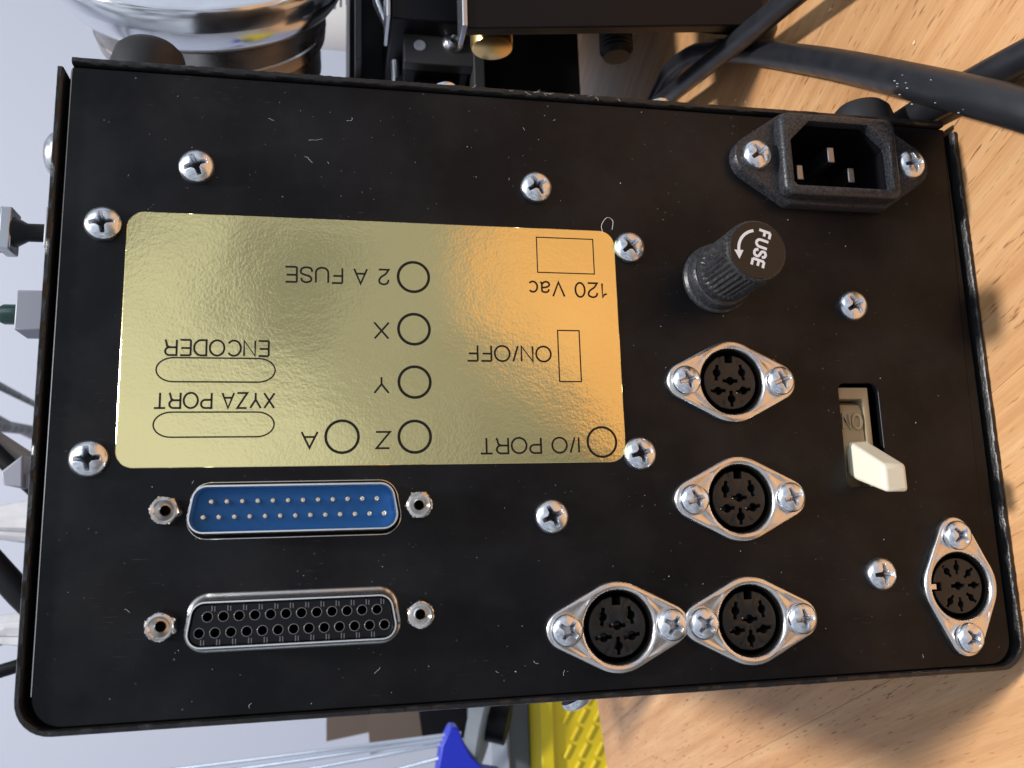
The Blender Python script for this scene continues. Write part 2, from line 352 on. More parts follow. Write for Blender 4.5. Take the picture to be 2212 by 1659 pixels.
# wrap-round cover: left side, bottom side, right side, open towards the top
def cover_path(off, n=8):
    u0, u1, v1, r = -2.5 - off, 204.3 + off * 0, 129.4 + off, 6.5 + off
    P = [(u0, 0.6), (u0, v1 - r)]
    for i in range(1, n + 1):
        a = math.radians(180 - 90 * i / n); P.append((u0 + r + r * math.cos(a), v1 - r + r * math.sin(a)))
    P.append((u1 - r, v1))
    for i in range(1, n + 1):
        a = math.radians(90 - 90 * i / n); P.append((u1 - r + r * math.cos(a), v1 - r + r * math.sin(a)))
    P.append((u1, .9)); return P
def dens(P, d=2.0):
    out = []
    for a, b in zip(P[:-1], P[1:]):
        n = max(1, int(math.dist(a, b) / d))
        out += [(a[0] + (b[0] - a[0]) * i / n, a[1] + (b[1] - a[1]) * i / n) for i in range(n)]
    return out + [P[-1]]
base = cover_path(0)
def inner(P, t):
    out = []
    for i, p in enumerate(P):
        a, b = P[max(i - 1, 0)], P[min(i + 1, len(P) - 1)]; d = Vector((b[0] - a[0], b[1] - a[1])).normalized()
        out.append((p[0] + d.y * t, p[1] - d.x * t))
    return out
bo = dens(base, 1.0); bi = inner(bo, 1.15)
rows = []
rnd = random.Random(3)
def rough_edge(P, h): return [L(p[0] + rnd.uniform(-.05, .05), p[1] + rnd.uniform(-.05, .05), h + rnd.uniform(-.12, .12)) for p in P]
fronth = 1.1
ring = [[L(*p, -DEPTH) for p in bo], [L(*p, .7) for p in bo], rough_edge(inner(bo, .2), fronth), rough_edge(inner(bo, .9), fronth), [L(*p, .7) for p in bi], [L(*p, -DEPTH) for p in bi]]
V, F = loft(ring, closed=False)
n = len(bo); F.append(tuple(i * n for i in range(6))); F.append(tuple(i * n + n - 1 for i in range(5, -1, -1)))
part('cover', (V, F), M['cover'], ang=50)
# folded side of the chassis along the panel's upper edge, with its raw lip
topw = dens([(0.1, -.45), (201.0, -.45)], 1.0)
def tw(dv, h, j=0): return [L(p[0] + rnd.uniform(-j, j), p[1] + dv + rnd.uniform(-j, j), h + rnd.uniform(-j, j) * 2) for p in topw]
V, F = loft([tw(-1.45, -DEPTH), tw(-1.45, .5), tw(-1.2, .95, .07), tw(-.3, .95, .07), tw(0, .5), tw(0, -DEPTH)], closed=False)
n = len(topw); F.append(tuple(i * n for i in range(6))); F.append(tuple(i * n + n - 1 for i in range(5, -1, -1)))
part('folded_side', (V, F), M['cover'], ang=50)
part('back', box(L(1, 0)[0], L(203, 0)[0], L(0, 128)[1], L(0, 1)[1], -DEPTH + 1, -DEPTH + 2.5), M['cover'])

# --- phillips pan-head screw (shared meshes)
def screw_mesh(r, h, name, cross=.62):
    prof = [(0.001, 0)] + [(r, 0), (r, h * .35)] + [(r * math.cos(a) * .985 + 0, h * .35 + h * .65 * math.sin(a)) for a in [math.radians(x) for x in (12, 26, 40, 54, 68, 80)]] + [(0.001, h)]
    A = lathe(prof, 56)
    c = []
    arm, wd, dp = r * cross, r * .145, h * 1.12
    # cross-shaped cutter, tapering downwards, with rounded re-entrant corners
    def cross_ring(a, w_, z):
        f = w_ * .75; P = []
        for q in range(4):
            t = math.radians(90 * q)
            for (x, y) in ((w_ + f, w_), (a, w_ * .9), (a, -w_ * .9), (w_ + f, -w_)) if False else ((a, -w_ * .85), (a, w_ * .85), (w_ + f, w_), (w_, w_ + f)):
                P.append((x * math.cos(t) - y * math.sin(t), x * math.sin(t) + y * math.cos(t), z))
        return P
    c.append(loft([cross_ring(arm * .35, wd * .4, h - dp * .95), cross_ring(arm * .72, wd * .75, h * .45), cross_ring(arm, wd * 1.12, h * 1.02), cross_ring(arm * 1.2, wd * 1.3, h * 1.6)], True, True))
    return boolean(A, c, M['zinc'], name, 32, .05)
SCREW = screw_mesh(3.5, 2.5, 'screw_head', .76)
SCREW_D = screw_mesh(3.25, 2.3, 'screw_head_small', .74)
def screw(parent, loc, ang, me=SCREW, name='screw', tilt=0):
    return obj(name, me, parent, loc, (random.uniform(-.035, .035), random.uniform(-.035, .035), math.radians(ang)))
for u, v, a in ((24.9, 20.5, 22), (7.7, 33.6, 8), (7.5, 80.1, 4), (96.1, 21.2, 30), (116.9, 34.3, 38), (116.6, 80.3, 15), (96.7, 93.1, 24), (170.7, 46.4, 32), (170.7, 107.4, 3)):
    screw(BOX, Lm(u, v, .02), a)
# screws in the box's sides
for u, w in ((76.6, 4.2), (127.4, 4.2)):
    o = obj('side_screw', SCREW, BOX, Lm(u, -1.9, -w)); o.rotation_euler = (math.radians(-90), 0, .3)
o = obj('side_screw', SCREW, BOX, Lm(101.8, 129.4, -5)); o.rotation_euler = (math.radians(90), 0, .5)
CH = lathe([(.001, 0), (5.4, 0), (5.3, 1.0), (4.7, 2.4), (3.6, 3.4), (2.0, 4.0), (.001, 4.2)], 40)
o = part('side_screw', CH, M['steel'], loc=Lm(-2.5, 15.8, -8.5)); o.rotation_euler = (0, math.radians(-90), 0)
# rubber feet on the +X side
def foot(u, w, r=8.3, hh=9.5):
    prof = [(.001, 0), (r, 0), (r * .97, hh * .45), (r * .86, hh * .82), (r * .7, hh * .97), (r * .5, hh), (.001, hh)]
    o = part('rubber_foot', lathe(prof, 40), M['rubber'], loc=Lm(u, -1.9, -w)); o.rotation_euler = (math.radians(-90), 0, 0)
foot(12.6, 10); foot(187.5, 12)

# ------------------------------------------------------------------ stroke lettering
def arc(cx, cy, rx, ry, a0, a1, n=16): return [(cx + rx * math.cos(math.radians(a0 + (a1 - a0) * i / n)), cy + ry * math.sin(math.radians(a0 + (a1 - a0) * i / n))) for i in range(n + 1)]
def sp(pts): return [(p.x, p.y) for p in spline([(x, y, 0) for x, y in pts], 5)]
G = {
 'E': (.62, [[(0, 0), (0, 1)], [(0, 1), (.61, 1)], [(0, .53), (.56, .53)], [(0, 0), (.63, 0)]]),
 'F': (.58, [[(0, 0), (0, 1)], [(0, 1), (.58, 1)], [(0, .52), (.5, .52)]]),
 'N': (.66, [[(0, 0), (0, 1), (.66, 0), (.66, 1)]]),
 'C': (.78, [arc(.41, .5, .41, .5, 38, 322, 28)]),
 'O': (.86, [arc(.43, .5, .43, .5, 0, 360, 36)]),
 'D': (.72, [[(0, 0), (0, 1), (.3, 1)] + arc(.3, .5, .42, .5, 90, -90, 20)[1:] + [(0, 0)]]),
 'R': (.70, [[(0, 0), (0, 1), (.42, 1)] + arc(.42, .745, .24, .255, 90, -90, 12)[1:] + [(0, .49)], [(.4, .49), (.56, .4), (.62, .12), (.68, 0)]]),
 'P': (.64, [[(0, 0), (0, 1), (.38, 1)] + arc(.38, .73, .26, .27, 90, -90, 12)[1:] + [(0, .46)]]),
 'T': (.68, [[(.34, 0), (.34, 1)], [(0, 1), (.68, 1)]]),
 'X': (.66, [[(0, 0), (.64, 1)], [(.02, 1), (.66, 0)]]),
 'Y': (.66, [[(0, 1), (.33, .44), (.66, 1)], [(.33, .44), (.33, 0)]]),
 'Z': (.62, [[(.02, 1), (.6, 1), (0, 0), (.62, 0)]]),
 'A': (.72, [[(0, 0), (.36, 1), (.72, 0)], [(.12, .32), (.6, .32)]]),
 'U': (.68, [[(0, 1), (0, .32)] + arc(.34, .32, .34, .32, 180, 360, 16)[1:] + [(.68, 1)]]),
 'S': (.64, [sp([(.60, .72), (.53, .92), (.31, 1), (.09, .91), (.05, .73), (.16, .59), (.36, .52), (.57, .42), (.63, .26), (.54, .07), (.31, 0), (.07, .08), (0, .3)])]),
 'V': (.68, [[(0, 1), (.34, 0), (.68, 1)]]),
 'I': (.06, [[(.03, 0), (.03, 1)]]),
 '/': (.28, [[(0, 0), (.28, 1)]]),
 '1': (.34, [[(0, .74), (.16, .8), (.26, 1), (.26, 0)]]),
 '2': (.58, [sp([(.03, .68), (.09, .9), (.3, 1), (.52, .9), (.55, .7), (.44, .5), (.2, .3), (.02, 0)]) + [(.58, 0)]]),
 '0': (.56, [arc(.28, .5, .28, .5, 0, 360, 28)]),
 'a': (.52, [sp([(.03, .52), (.1, .68), (.25, .73), (.42, .68), (.45, .55), (.45, .15), (.52, 0)]), sp([(.45, .42), (.2, .38), (.03, .27), (.03, .1), (.15, 0), (.32, .03), (.45, .2)])]),
 'c': (.50, [arc(.26, .365, .26, .365, 42, 318, 22)]),
 ' ': (.26, []),
}
def ribbon(path, w):
    P = [Vector(p) for p in path]; closed = (P[0] - P[-1]).length < 1e-4
    if closed: P = P[:-1]
    n = len(P); A, B = [], []
    for i in range(n):
        a = P[i - 1] if (closed or i) else None; c = P[(i + 1) % n] if (closed or i < n - 1) else None
        d1 = (P[i] - a).normalized() if a is not None else None; d2 = (c - P[i]).normalized() if c is not None else None
        d1 = d1 or d2; d2 = d2 or d1
        n1 = Vector((-d1.y, d1.x)); n2 = Vector((-d2.y, d2.x)); nn = n1 + n2
        nn = nn / max(.35, nn.length_squared / 2) if nn.length > 1e-5 else n1
        A.append(P[i] + nn * w / 2); B.append(P[i] - nn * w / 2)
    F = [(i, (i + 1) % n, n + (i + 1) % n, n + i) for i in range(n if closed else n - 1)]
    return [(p.x, p.y) for p in A + B], F
def text_ribbons(txt, fx, w, sx_gap=.2):
    """fx(gx, gy, total) -> 2D; returns a list of 2D ribbons"""
    x = 0; items = []
    for ch in txt:
        gw, st = G[ch]; items += [[(px + x, py) for px, py in s_] for s_ in st]; x += gw + sx_gap
    tot = x - sx_gap
    return [ribbon([fx(px, py, tot) for px, py in s_], w) for s_ in items]
def flat(ribs, z):
    return join([([(x, y, z + .004 * (i % 5)) for x, y in V], F) for i, (V, F) in enumerate(ribs)])

# ------------------------------------------------------------------ gold label
lab = rrect(12.0 - UB, 113.6 - UB, 64 - 82, 64 - 30.5, 3.4, 8)
o = part('label_plate', loft([at_z(lab, .01), at_z(lab, .16), at_z(offset(lab, .12), .24)], True, True), M['gold'], ang=20); LABEL = o
# texture coordinates stay in the box frame
zt = .275
def up_text(txt, u0, u1, v0, v1, w=.4, gap=.2):
    def fx(gx, gy, tot):
        q = L(u1 - gx / tot * (u1 - u0), v0 + gy * (v1 - v0)); return (q[0], q[1])
    return text_ribbons(txt, fx, w, gap)
for txt, u0, u1, v0, v1 in (('ENCODER', 20.1, 39.8, 56.8, 59.9), ('XYZA PORT', 18.6, 41.1, 67.4, 70.4), ('2 A FUSE', 42.8, 63.8, 41.1, 44.3),
                            ('X', 60.7, 63.7, 52.5, 55.9), ('Y', 60.7, 63.6, 64.0, 67.3), ('Z', 61.0, 63.8, 75.3, 78.6), ('A', 46.4, 49.5, 75.2, 78.4),
                            ('I/O PORT', 82.3, 103.4, 76.7, 79.9), ('ON/OFF', 80.0, 98.0, 57.1, 60.4), ('120 Vac', 93.7, 111.2, 42.7, 45.9)):
    part('lettering', flat(up_text(txt, u0, u1, v0, v1), zt), M['ink'], LABEL)
def ring2(u, v, r, w): 
    q = L(u, v); return [ribbon([(q[0] + x, q[1] + y) for x, y in arc(0, 0, r, r, 0, 360, 56)], w)]
for u, v, r, w in ((68.9, 42.5, 3.22, .58), (68.9, 53.8, 3.22, .58), (68.9, 65.0, 3.22, .58), (68.8, 76.3, 3.22, .58), (54.3, 76.2, 3.22, .55), (108.4, 77.7, 3.15, .5)):
    part('printed_ring', flat(ring2(u, v, r, w), zt), M['ink'], LABEL)
def stadium(u0, u1, v0, v1):
    r = (v1 - v0) / 2; vc = (v0 + v1) / 2; k = 1.35
    P = arc(u1 - r * k, vc, r * k, r, -90, 90, 18) + arc(u0 + r * k, vc, r * k, r, 90, 270, 18); P.append(P[0])
    return [ribbon([L(a, b)[:2] for a, b in P], .3)]
for a in ((18.7, 41.1, 60.4, 65.2), (18.6, 41.1, 71.2, 76.1)): part('printed_oval', flat(stadium(*a), zt), M['ink'], LABEL)
for u0, u1, v0, v1, w in ((99.7, 104.5, 53.5, 64.7, .27), (95.8, 108.6, 32.6, 40.6, .24)):
    P = [L(u0, v0)[:2], L(u1, v0)[:2], L(u1, v1)[:2], L(u0, v1)[:2], L(u0, v0)[:2]]
    part('printed_frame', flat([ribbon(P, w)], zt), M['ink'], LABEL)

# ------------------------------------------------------------------ D-shaped 25-way connectors
def dshape(hw, hh, r, n=7):
    """wide side towards -y (image bottom); 10 degree flanks"""
    t = math.tan(math.radians(10)); top = hw - 2 * hh * t
    C = [(top, hh), (-top, hh), (-hw, -hh), (hw, -hh)]; P = []
    for i in range(4):
        a, b, c = Vector(C[i - 1]), Vector(C[i]), Vector(C[(i + 1) % 4])
        d1 = (a - b).normalized(); d2 = (c - b).normalized(); half = d1.angle(d2) / 2
        cen = b + (d1 + d2).normalized() * (r / math.sin(half)); p1 = b + d1 * (r / math.tan(half)); p2 = b + d2 * (r / math.tan(half))
        a1 = math.atan2(p1.y - cen.y, p1.x - cen.x); a2 = math.atan2(p2.y - cen.y, p2.x - cen.x)
        while a2 < a1: a2 += 2 * math.pi
        P += [(cen.x + r * math.cos(a1 + (a2 - a1) * k / n), cen.y + r * math.sin(a1 + (a2 - a1) * k / n)) for k in range(n + 1)]
    return P
def hexr(a, R):                                       # radius of a hexagon at angle a
    k = (a + math.pi / 6) % (math.pi / 3) - math.pi / 6; return R * math.cos(math.pi / 6) / math.cos(k)
def hexring(R, z, rmax=9, n=48): return [(min(hexr(2 * math.pi * i / n, R), rmax) * math.cos(2 * math.pi * i / n), min(hexr(2 * math.pi * i / n, R), rmax) * math.sin(2 * math.pi * i / n), z) for i in range(n)]
STANDOFF = mesh('jack_screw', *loft([hexring(2.85, 0), hexring(2.85, 4.9), hexring(2.85, 5.25, 2.55), circ(2.3, 5.45), circ(1.95, 5.5), circ(1.8, 5.35), circ(1.1, 4.5), circ(.85, 4.2), circ(.72, 3.9), circ(.8, 3.6), circ(.72, 3.2), circ(.72, .5)], True, False), M['nickel'], 30)
BORE_SHADE = mesh('bore_shade', *lathe([(.001, 3.0), (.71, 3.0), (.71, .6), (.001, .6)], 20), M['void'])  # black plug painting the shade inside the jack screw
PIN = mesh('pin', *lathe([(.001, 0), (.52, 0), (.52, 3.6), (.47, 3.9), (.28, 4.1), (.001, 4.12)], 14), M['pin'])
PINSLOT = None
def dsub(name, u, v, male):
    c = bpy.data.objects.new(name, None); COL.objects.link(c); c.parent = BOX; c.location = Lm(u, v, 0); c.empty_display_size = .01
    hw, hh, r = (20.0, 4.55, 2.9) if male else (19.5, 4.25, 2.7)
    D = dshape(hw, hh, r)
    top = 5.7 if male else 5.9
    fl = [at_z(offset(D, -.05), .05), at_z(D, 1.0)] if male else [at_z(offset(D, -1.25), .05), at_z(offset(D, -1.2), .3), at_z(offset(D, -.85), .6), at_z(offset(D, -.35), 1.0)]
    if male:
        obj('gap', mesh('gap', *loft([at_z(offset(D, -.75), .03), at_z(offset(D, .1), .03)]), M['void']), c)  # flat black ring on the panel stands in for shade round the shell
        obj('cutout_edge', mesh('cutout_edge', *loft([at_z(offset(D, -.92), .02), at_z(offset(D, -.84), .09), at_z(offset(D, -.74), .02)]), M['nickel']), c)
    rows = fl + [at_z(D, 2.0), at_z(D, top - .25), at_z(offset(D, .12), top), at_z(offset(D, .38), top), at_z(offset(D, .5), top - .25), at_z(offset(D, .5), .8)]
    obj('shell', mesh('shell', *loft(rows), M['shell'], 40), c)
    sites = [(-2.77 * 6 + 2.77 * i, -1.42) for i in range(13)] + [(-2.77 * 5.5 + 2.77 * i, 1.42) for i in range(12)]
    if male:
        I = offset(D, .52); obj('insert', mesh('insert', *loft([at_z(I, .6), at_z(I, 1.5), at_z(offset(I, .5), 1.7)], True, True), M['blue'], 30), c)
        for x, y in sites: obj('pin', PIN, c, (x * .001, y * .001, .0016))
    else:
        I = offset(D, .62); A = loft([at_z(I, .4), at_z(I, 5.35), at_z(offset(I, .25), 5.6)], True, True)
        cuts = [loft([circ(.84, 1, 20, x, y), circ(.84, 6.4, 20, x, y)], True, True) for x, y in sites]
        obj('insert', boolean(A, cuts, M['socketface'], 'insert', 20), c)
        for x, y in sites: obj('hole_rim', RIM, c, (x * .001, y * .001, .0056)); obj('hole_shade', HOLE_SHADE, c, (x * .001, y * .001, .0016))
        for i in range(12): obj('glint_rib', GLINT_RIB, c, ((-2.77 * 5.5 - 1.2 + 2.77 * i + 2.2) * .001, .00285, .0056))
        for i in range(12): obj('glint_rib', GLINT_RIB, c, ((-2.77 * 6 + .6 + 2.77 * i) * .001, -.00305, .0056))
    for sx in (-23.52, 23.52):
        js = obj('jack_screw', STANDOFF, c, (sx * .001, 0, .0003), (0, 0, random.uniform(0, 1))); obj('bore_shade', BORE_SHADE, c, (sx * .001, 0, .0003))
    return c
RIM = mesh('hole_rim', *loft([circ(.85, 0, 20), circ(.87, .05, 20), circ(.93, .05, 20), circ(.98, 0, 20)]), pm('rim_plastic', (.16, .16, .175), .3, 0, .6))
HOLE_SHADE = mesh('hole_shade', *lathe([(.001, 0), (.83, 0), (.83, 3.3)], 16), M['void'])  # black lining put in for the shade inside each socket opening
GLINT_RIB = mesh('glint_rib', *join([box(-.34, -.14, -.5, .5, -.1, .12), box(.16, .34, -.5, .4, -.1, .12)]), pm('glint_plastic', (.12, .12, .14), .25, 0, .8))  # lighter glossy strips stand in for glints along the insert's edges
dsub('pin_connector', 45.6, 90.3, True)
dsub('socket_connector', 45.6, 111.1, False)

# ------------------------------------------------------------------ round sockets
def sdf_round_cone(px, py, r1, r2, hgt):              # along +x from 0 (r1) to hgt (r2)
    px_, py_ = abs(py), px; b = (r1 - r2) / hgt; a = math.sqrt(1 - b * b); k = -b * px_ * 0
    k = px_ * (-b) + py_ * a
    if k < 0: return math.hypot(px_, py_) - r1
    if k > a * hgt: return math.hypot(px_, py_ - hgt) - r2
    return px_ * a + py_ * b - r1
def lens_r(th, R=9.1, r=4.1, d=11.1):
    lo, hi = 0, 20; c, s_ = abs(math.cos(th)), math.sin(th)
    for _ in range(40):
        m_ = (lo + hi) / 2
        if sdf_round_cone(c * m_, s_ * m_, R, r, d) < 0: lo = m_
        else: hi = m_
    return lo
NT = 120
OUT = [lens_r(2 * math.pi * i / NT) for i in range(NT)]
def oring(f, z): return [((OUT[i] * 1.0 - f) * math.cos(2 * math.pi * i / NT), (OUT[i] - f) * math.sin(2 * math.pi * i / NT), z) for i in range(NT)]
FL_rows = [oring(.1, .02), oring(0, .25), oring(0, 1.0), oring(.15, 1.35), oring(.5, 1.55), oring(.95, 1.6)]
FL_rows += [[(a[0] * (1 - t) + b[0] * t, a[1] * (1 - t) + b[1] * t, 1.6 - .28 * math.sin(math.pi * t)) for a, b in zip(oring(.95, 0), circ(8.15, 0, NT))] for t in (.25, .5, .75)]
FL_rows += [circ(8.15, 1.6, NT), circ(7.75, 1.5, NT), circ(7.45, 1.2, NT), circ(7.3, .7, NT), circ(7.3, -.6, NT)]
FLANGE = mesh('flange', *loft(FL_rows), M['flange'], 40)
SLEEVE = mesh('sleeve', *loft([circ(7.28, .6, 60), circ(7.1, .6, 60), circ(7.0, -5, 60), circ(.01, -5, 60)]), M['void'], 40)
def slot(x, y, ang, ln=1.8, r=.95, w=.4):
    t = math.radians(ang); P = [(ln, -w), (ln, w)] + arc(0, 0, r, r, 25, 155, 8) + [(-ln, w), (-ln, -w)] + arc(0, 0, r, r, 205, 335, 8)
    return prism([(x + a * math.cos(t) - b * math.sin(t), y + a * math.sin(t) + b * math.cos(t)) for a, b in P], -4.2, 2)
def face(slots, notch):
    A = lathe([(.001, -5.2), (6.15, -5.2), (6.15, .05), (5.95, .25), (.001, .25)], 64)
    c = [slot(*s_) for s_ in slots] + [prism([(-.95, 4.3), (.95, 4.3), (.95, 7), (-.95, 7)], -6, 2)]
    if notch == 6:
        for x, y in ((-2.55, 4.95), (2.45, 4.95), (-2.2, -5.0), (2.3, -4.9)): c.append(loft([circ(.66, .1, 14, x, y), circ(.66, 1, 14, x, y)], True, True))
    return boolean(A, c, M['dinface'], 'insert', 30, .06)
FACE6 = face([(-3.05, 2.1, 82), (3.0, 2.2, 100), (0, .25, 0), (-3.0, -2.0, 3), (3.0, -1.9, 12), (.05, -3.75, 90)], 6)
FACE8 = face([(0, 0, 90)] + [(4.05 * math.cos(math.radians(a)), 4.05 * math.sin(math.radians(a)), a, 1.55, .8, .34) for a in (-90, -132, -48, -178, -2, 143, 37)], 8)
CONTACT = mesh('contact', *lathe([(.001, 0), (.28, 0), (.28, .8), (.001, .9)], 10), M['pin'])
for k, (key, (u, v, a)) in enumerate(DINS.items()):
    c = bpy.data.objects.new('round_socket', None); COL.objects.link(c); c.parent = BOX; c.location = Lm(u, v, .02); c.rotation_euler = (0, 0, math.radians(a)); c.empty_display_size = .01
    # the I/O socket's key faces the top of the box
    obj('flange', FLANGE, c); obj('sleeve', SLEEVE, c); obj('insert', FACE8 if key == 'IO' else FACE6, c)
    if key == 'IO': obj('key', mesh('key', *box(-.55, .55, 5.2, 7.2, -3.5, -.2), M['flange']), c)
    for sx in (-11.1, 11.1): screw(c, (sx * .001, 0, .00155), random.uniform(5, 60), SCREW_D)
    for (x, y) in (((-3.0, -2.0), (3.0, -1.9), (0, .25)) if key != 'IO' else ((0, 0), (0, -4.05))): obj('contact', CONTACT, c, (x * .001, y * .001, -.0035))

# ------------------------------------------------------------------ mains inlet
c = bpy.data.objects.new('power_inlet', None); COL.objects.link(c); c.parent = BOX; c.location = Lm(IEC[0], IEC[1], .02); c.empty_display_size = .01
def hull(pts):
    pts = sorted(set((round(x, 4), round(y, 4)) for x, y in pts)); 
    def half(ps):
        h = []
        for p in ps:
            while len(h) > 1 and (h[-1][0] - h[-2][0]) * (p[1] - h[-2][1]) - (h[-1][1] - h[-2][1]) * (p[0] - h[-2][0]) <= 0: h.pop()
            h.append(p)
        return h
    a, b = half(pts), half(pts[::-1]); return a[:-1] + b[:-1]
HF = hull([(sx * 20 + 5.3 * math.cos(t), 5.3 * math.sin(t)) for sx in (-1, 1) for t in [math.radians(6 * i) for i in range(60)]] +
          [(sx * 12.2 + 1.5 * math.cos(t), sy * 9.8 + 1.5 * math.sin(t)) for sx in (-1, 1) for sy in (-1, 1) for t in [math.radians(15 * i) for i in range(24)]])
OP = [(-7.6, 8.0), (-12.7, 3.0), (-12.7, -7.2), (-11.9, -8.0), (11.9, -8.0), (12.7, -7.2), (12.7, 3.0), (7.6, 8.0)]
A = loft([at_z(HF, 0), at_z(HF, 2.5), at_z(offset(HF, .35), 3.0)], True, True)
obj('flange', boolean(A, [prism([(x * 1.02, y * 1.02) for x, y in OP], -3, 9)], M['grainplastic'], 'flange', 35), c)
BZ = rrect(-14.9, 14.9, -10.1, 10.1, 2.3, 6)
A = loft([at_z(BZ, 2.9), at_z(BZ, 5.4), at_z(offset(BZ, .25), 6.0), at_z(offset(BZ, .7), 6.3)], True, True)
obj('shroud', boolean(A, [prism(OP, 0, 9)], M['grainplastic'], 'shroud', 35, .12), c)
obj('cavity', mesh('cavity', *loft([at_z(OP, 3.6), at_z(OP, -17), [(0, 0, -17)] * len(OP)]), M['blackplastic'], 30), c)
BL = mesh('contact_blade', *box(-.95, .95, -2.0, 2.0, -17, 0), M['darksteel'])
for x, y, h in ((0, 2.0, 2.2), (-6.6, -1.4, -1.0), (7.0, -1.4, -1.0)):
    bevel(obj('contact_blade', BL, c, (x * .001, y * .001, (h) * .001)), .35, 2)
for sx, a in ((-20, 35), (20, 12)): screw(c, (sx * .001, 0, .003), a, SCREW)

# ------------------------------------------------------------------ fuse holder
c = bpy.data.objects.new('fuse_holder', None); COL.objects.link(c); c.parent = BOX; c.location = Lm(137.3, 40.9, .02); c.empty_display_size = .01
part('collar', lathe([(.001, 0), (8.0, 0), (8.0, .9), (7.5, 1.5), (7.4, 4.4), (7.0, 5.0), (6.5, 5.1), (.001, 5.1)], 64), M['grainplastic'], c)
n = 144
def knurl(r, z, dpt): return [((r - dpt * (.5 + .5 * math.cos(36 * 2 * math.pi * i / n))) * math.cos(2 * math.pi * i / n), (r - dpt * (.5 + .5 * math.cos(36 * 2 * math.pi * i / n))) * math.sin(2 * math.pi * i / n), z) for i in range(n)]
cap = part('cap', loft([knurl(6.7, 5.1, 0), knurl(6.75, 6.6, 0), knurl(6.75, 7.2, 0), knurl(6.7, 7.8, .5), knurl(6.7, 18.6, .45), knurl(6.6, 19.4, .1), knurl(6.4, 19.9, 0), knurl(6.2, 20.0, 0)], True, True), M['grainplastic'], c, ang=28)
part('cap_disc', lathe([(.001, 19.8), (6.1, 19.8), (6.1, 20.12), (6.0, 20.2), (.001, 20.2)], 64), pm('smooth_black_plastic', (.013, .012, .011), .25, 0, .4), c)
ta = math.radians(-107.5); rd = Vector((math.cos(ta), math.sin(ta))); upd = Vector((-rd.y, rd.x))   # reading direction, letter-up direction (y up)
def fx(gx, gy, tot):
    q = Vector((.75, .25)) + rd * ((gx / tot - .5) * 7.9) + upd * ((gy - .5) * 2.5); return (q.x, q.y)
part('lettering', flat(text_ribbons('FUSE', fx, .58, .32), 20.23), M['white_ink'], c)
ar = [(4.15 * math.cos(math.radians(a)), 4.15 * math.sin(math.radians(a))) for a in range(98, 184, 6)]
R1 = ribbon(ar, .62)
tip = Vector(ar[-1]); dd = (Vector(ar[-1]) - Vector(ar[-2])).normalized(); nn = Vector((-dd.y, dd.x))
HD = ([tuple(tip + nn * 1.0), tuple(tip - nn * 1.0), tuple(tip + dd * 1.9)], [(0, 1, 2)])
part('arrow_mark', flat([R1, HD], 20.23), M['white_ink'], c)

# ------------------------------------------------------------------ on/off switch in its slot
c = bpy.data.objects.new('toggle_switch', None); COL.objects.link(c); c.parent = BOX; c.location = Lm(169.2, 76.4, 0); c.empty_display_size = .01
A = join([box(-5.2, 4.0, -13, 10.9, -14, -.9)])
body = obj('switch_body', boolean(A, [prism(rrect(-4.4, 2.6, -12.2, 8.3, .6, 3), -9, 2)], M['shaded_cream'], 'switch_body', 30, .15), c)
# sloping rocker face carrying the raised word
prof = [(7.9, -4.2), (7.0, -2.2), (5.6, -1.5), (-2.5, -1.3), (-4.5, -2.6), (-11.8, -4.6), (-11.8, -9), (7.9, -9)]
part('rocker', loft([[(-4.3, y, z) for y, z in prof], [(2.2, y, z) for y, z in prof]], True, True), M['shaded_cream'], c, ang=25)
def fx(gx, gy, tot): return (1.8 - gx / tot * 4.7, 4.7 - gy * 3.2)
rb = text_ribbons('ON', fx, .55, .3)
part('raised_lettering', join([loft([[(x, y, -1.62 + .0) for x, y in (V_[i], V_[j], V_[k_], V_[l_])], [(x, y, -1.0) for x, y in (V_[i], V_[j], V_[k_], V_[l_])]], True, True) for V_, F_ in rb for (i, j, k_, l_) in F_]), M['shaded_cream'], c)
def lev(u0, u1, v0, v1, h): return [(u0 - 169.2, 76.4 - v1, h), (u1 - 169.2, 76.4 - v1, h), (u1 - 169.2, 76.4 - v0, h), (u0 - 169.2, 76.4 - v0, h)]
lv = part('lever', loft([lev(167.2, 172.6, 77.0, 85.5, -3), lev(167.3, 172.8, 79.0, 87.0, 0.5), lev(167.5, 173.1, 84.2, 90.2, 10.2)], True, True), M['cream'], c, ang=60)
bevel(lv, .9, 4, 30)

# ------------------------------------------------------------------ controls on the box's upper side
c = bpy.data.objects.new('rocker_control', None); COL.objects.link(c); c.parent = BOX; c.location = Lm(-2.5, 31.5, -12); c.rotation_euler = (0, math.radians(-90), 0); c.empty_display_size = .01
bevel(part('nut', box(-4.2, 4.2, -4.4, 4.4, 0, 3.2), M['palegrey'], c), .4)
part('shaft', lathe([(1.9, 3), (1.9, 7.4), (3.1, 9.6), (3.1, 10)], 28, True, True), M['blackplastic'], c)
bevel(part('clamp', box(-2.8, 2.8, -4.6, 4.6, 9.8, 12.2), M['steel'], c), .4)
bevel(part('tip', box(-2.2, 2.2, -4.0, 4.0, 12.2, 22), M['palegrey'], c), .5)
c = bpy.data.objects.new('push_button', None); COL.objects.link(c); c.parent = BOX; c.location = Lm(-2.5, 48.6, -14); c.rotation_euler = (0, math.radians(-90), 0); c.empty_display_size = .01
bevel(part('button_housing', box(-4, 4, -4.2, 4.2, 0, 8.2), M['palegrey'], c), .35)
part('button_cap', lathe([(2.1, 8.2), (2.1, 11.4), (1.7, 12.2), (.001, 12.3)], 24, True), M['green'], c)

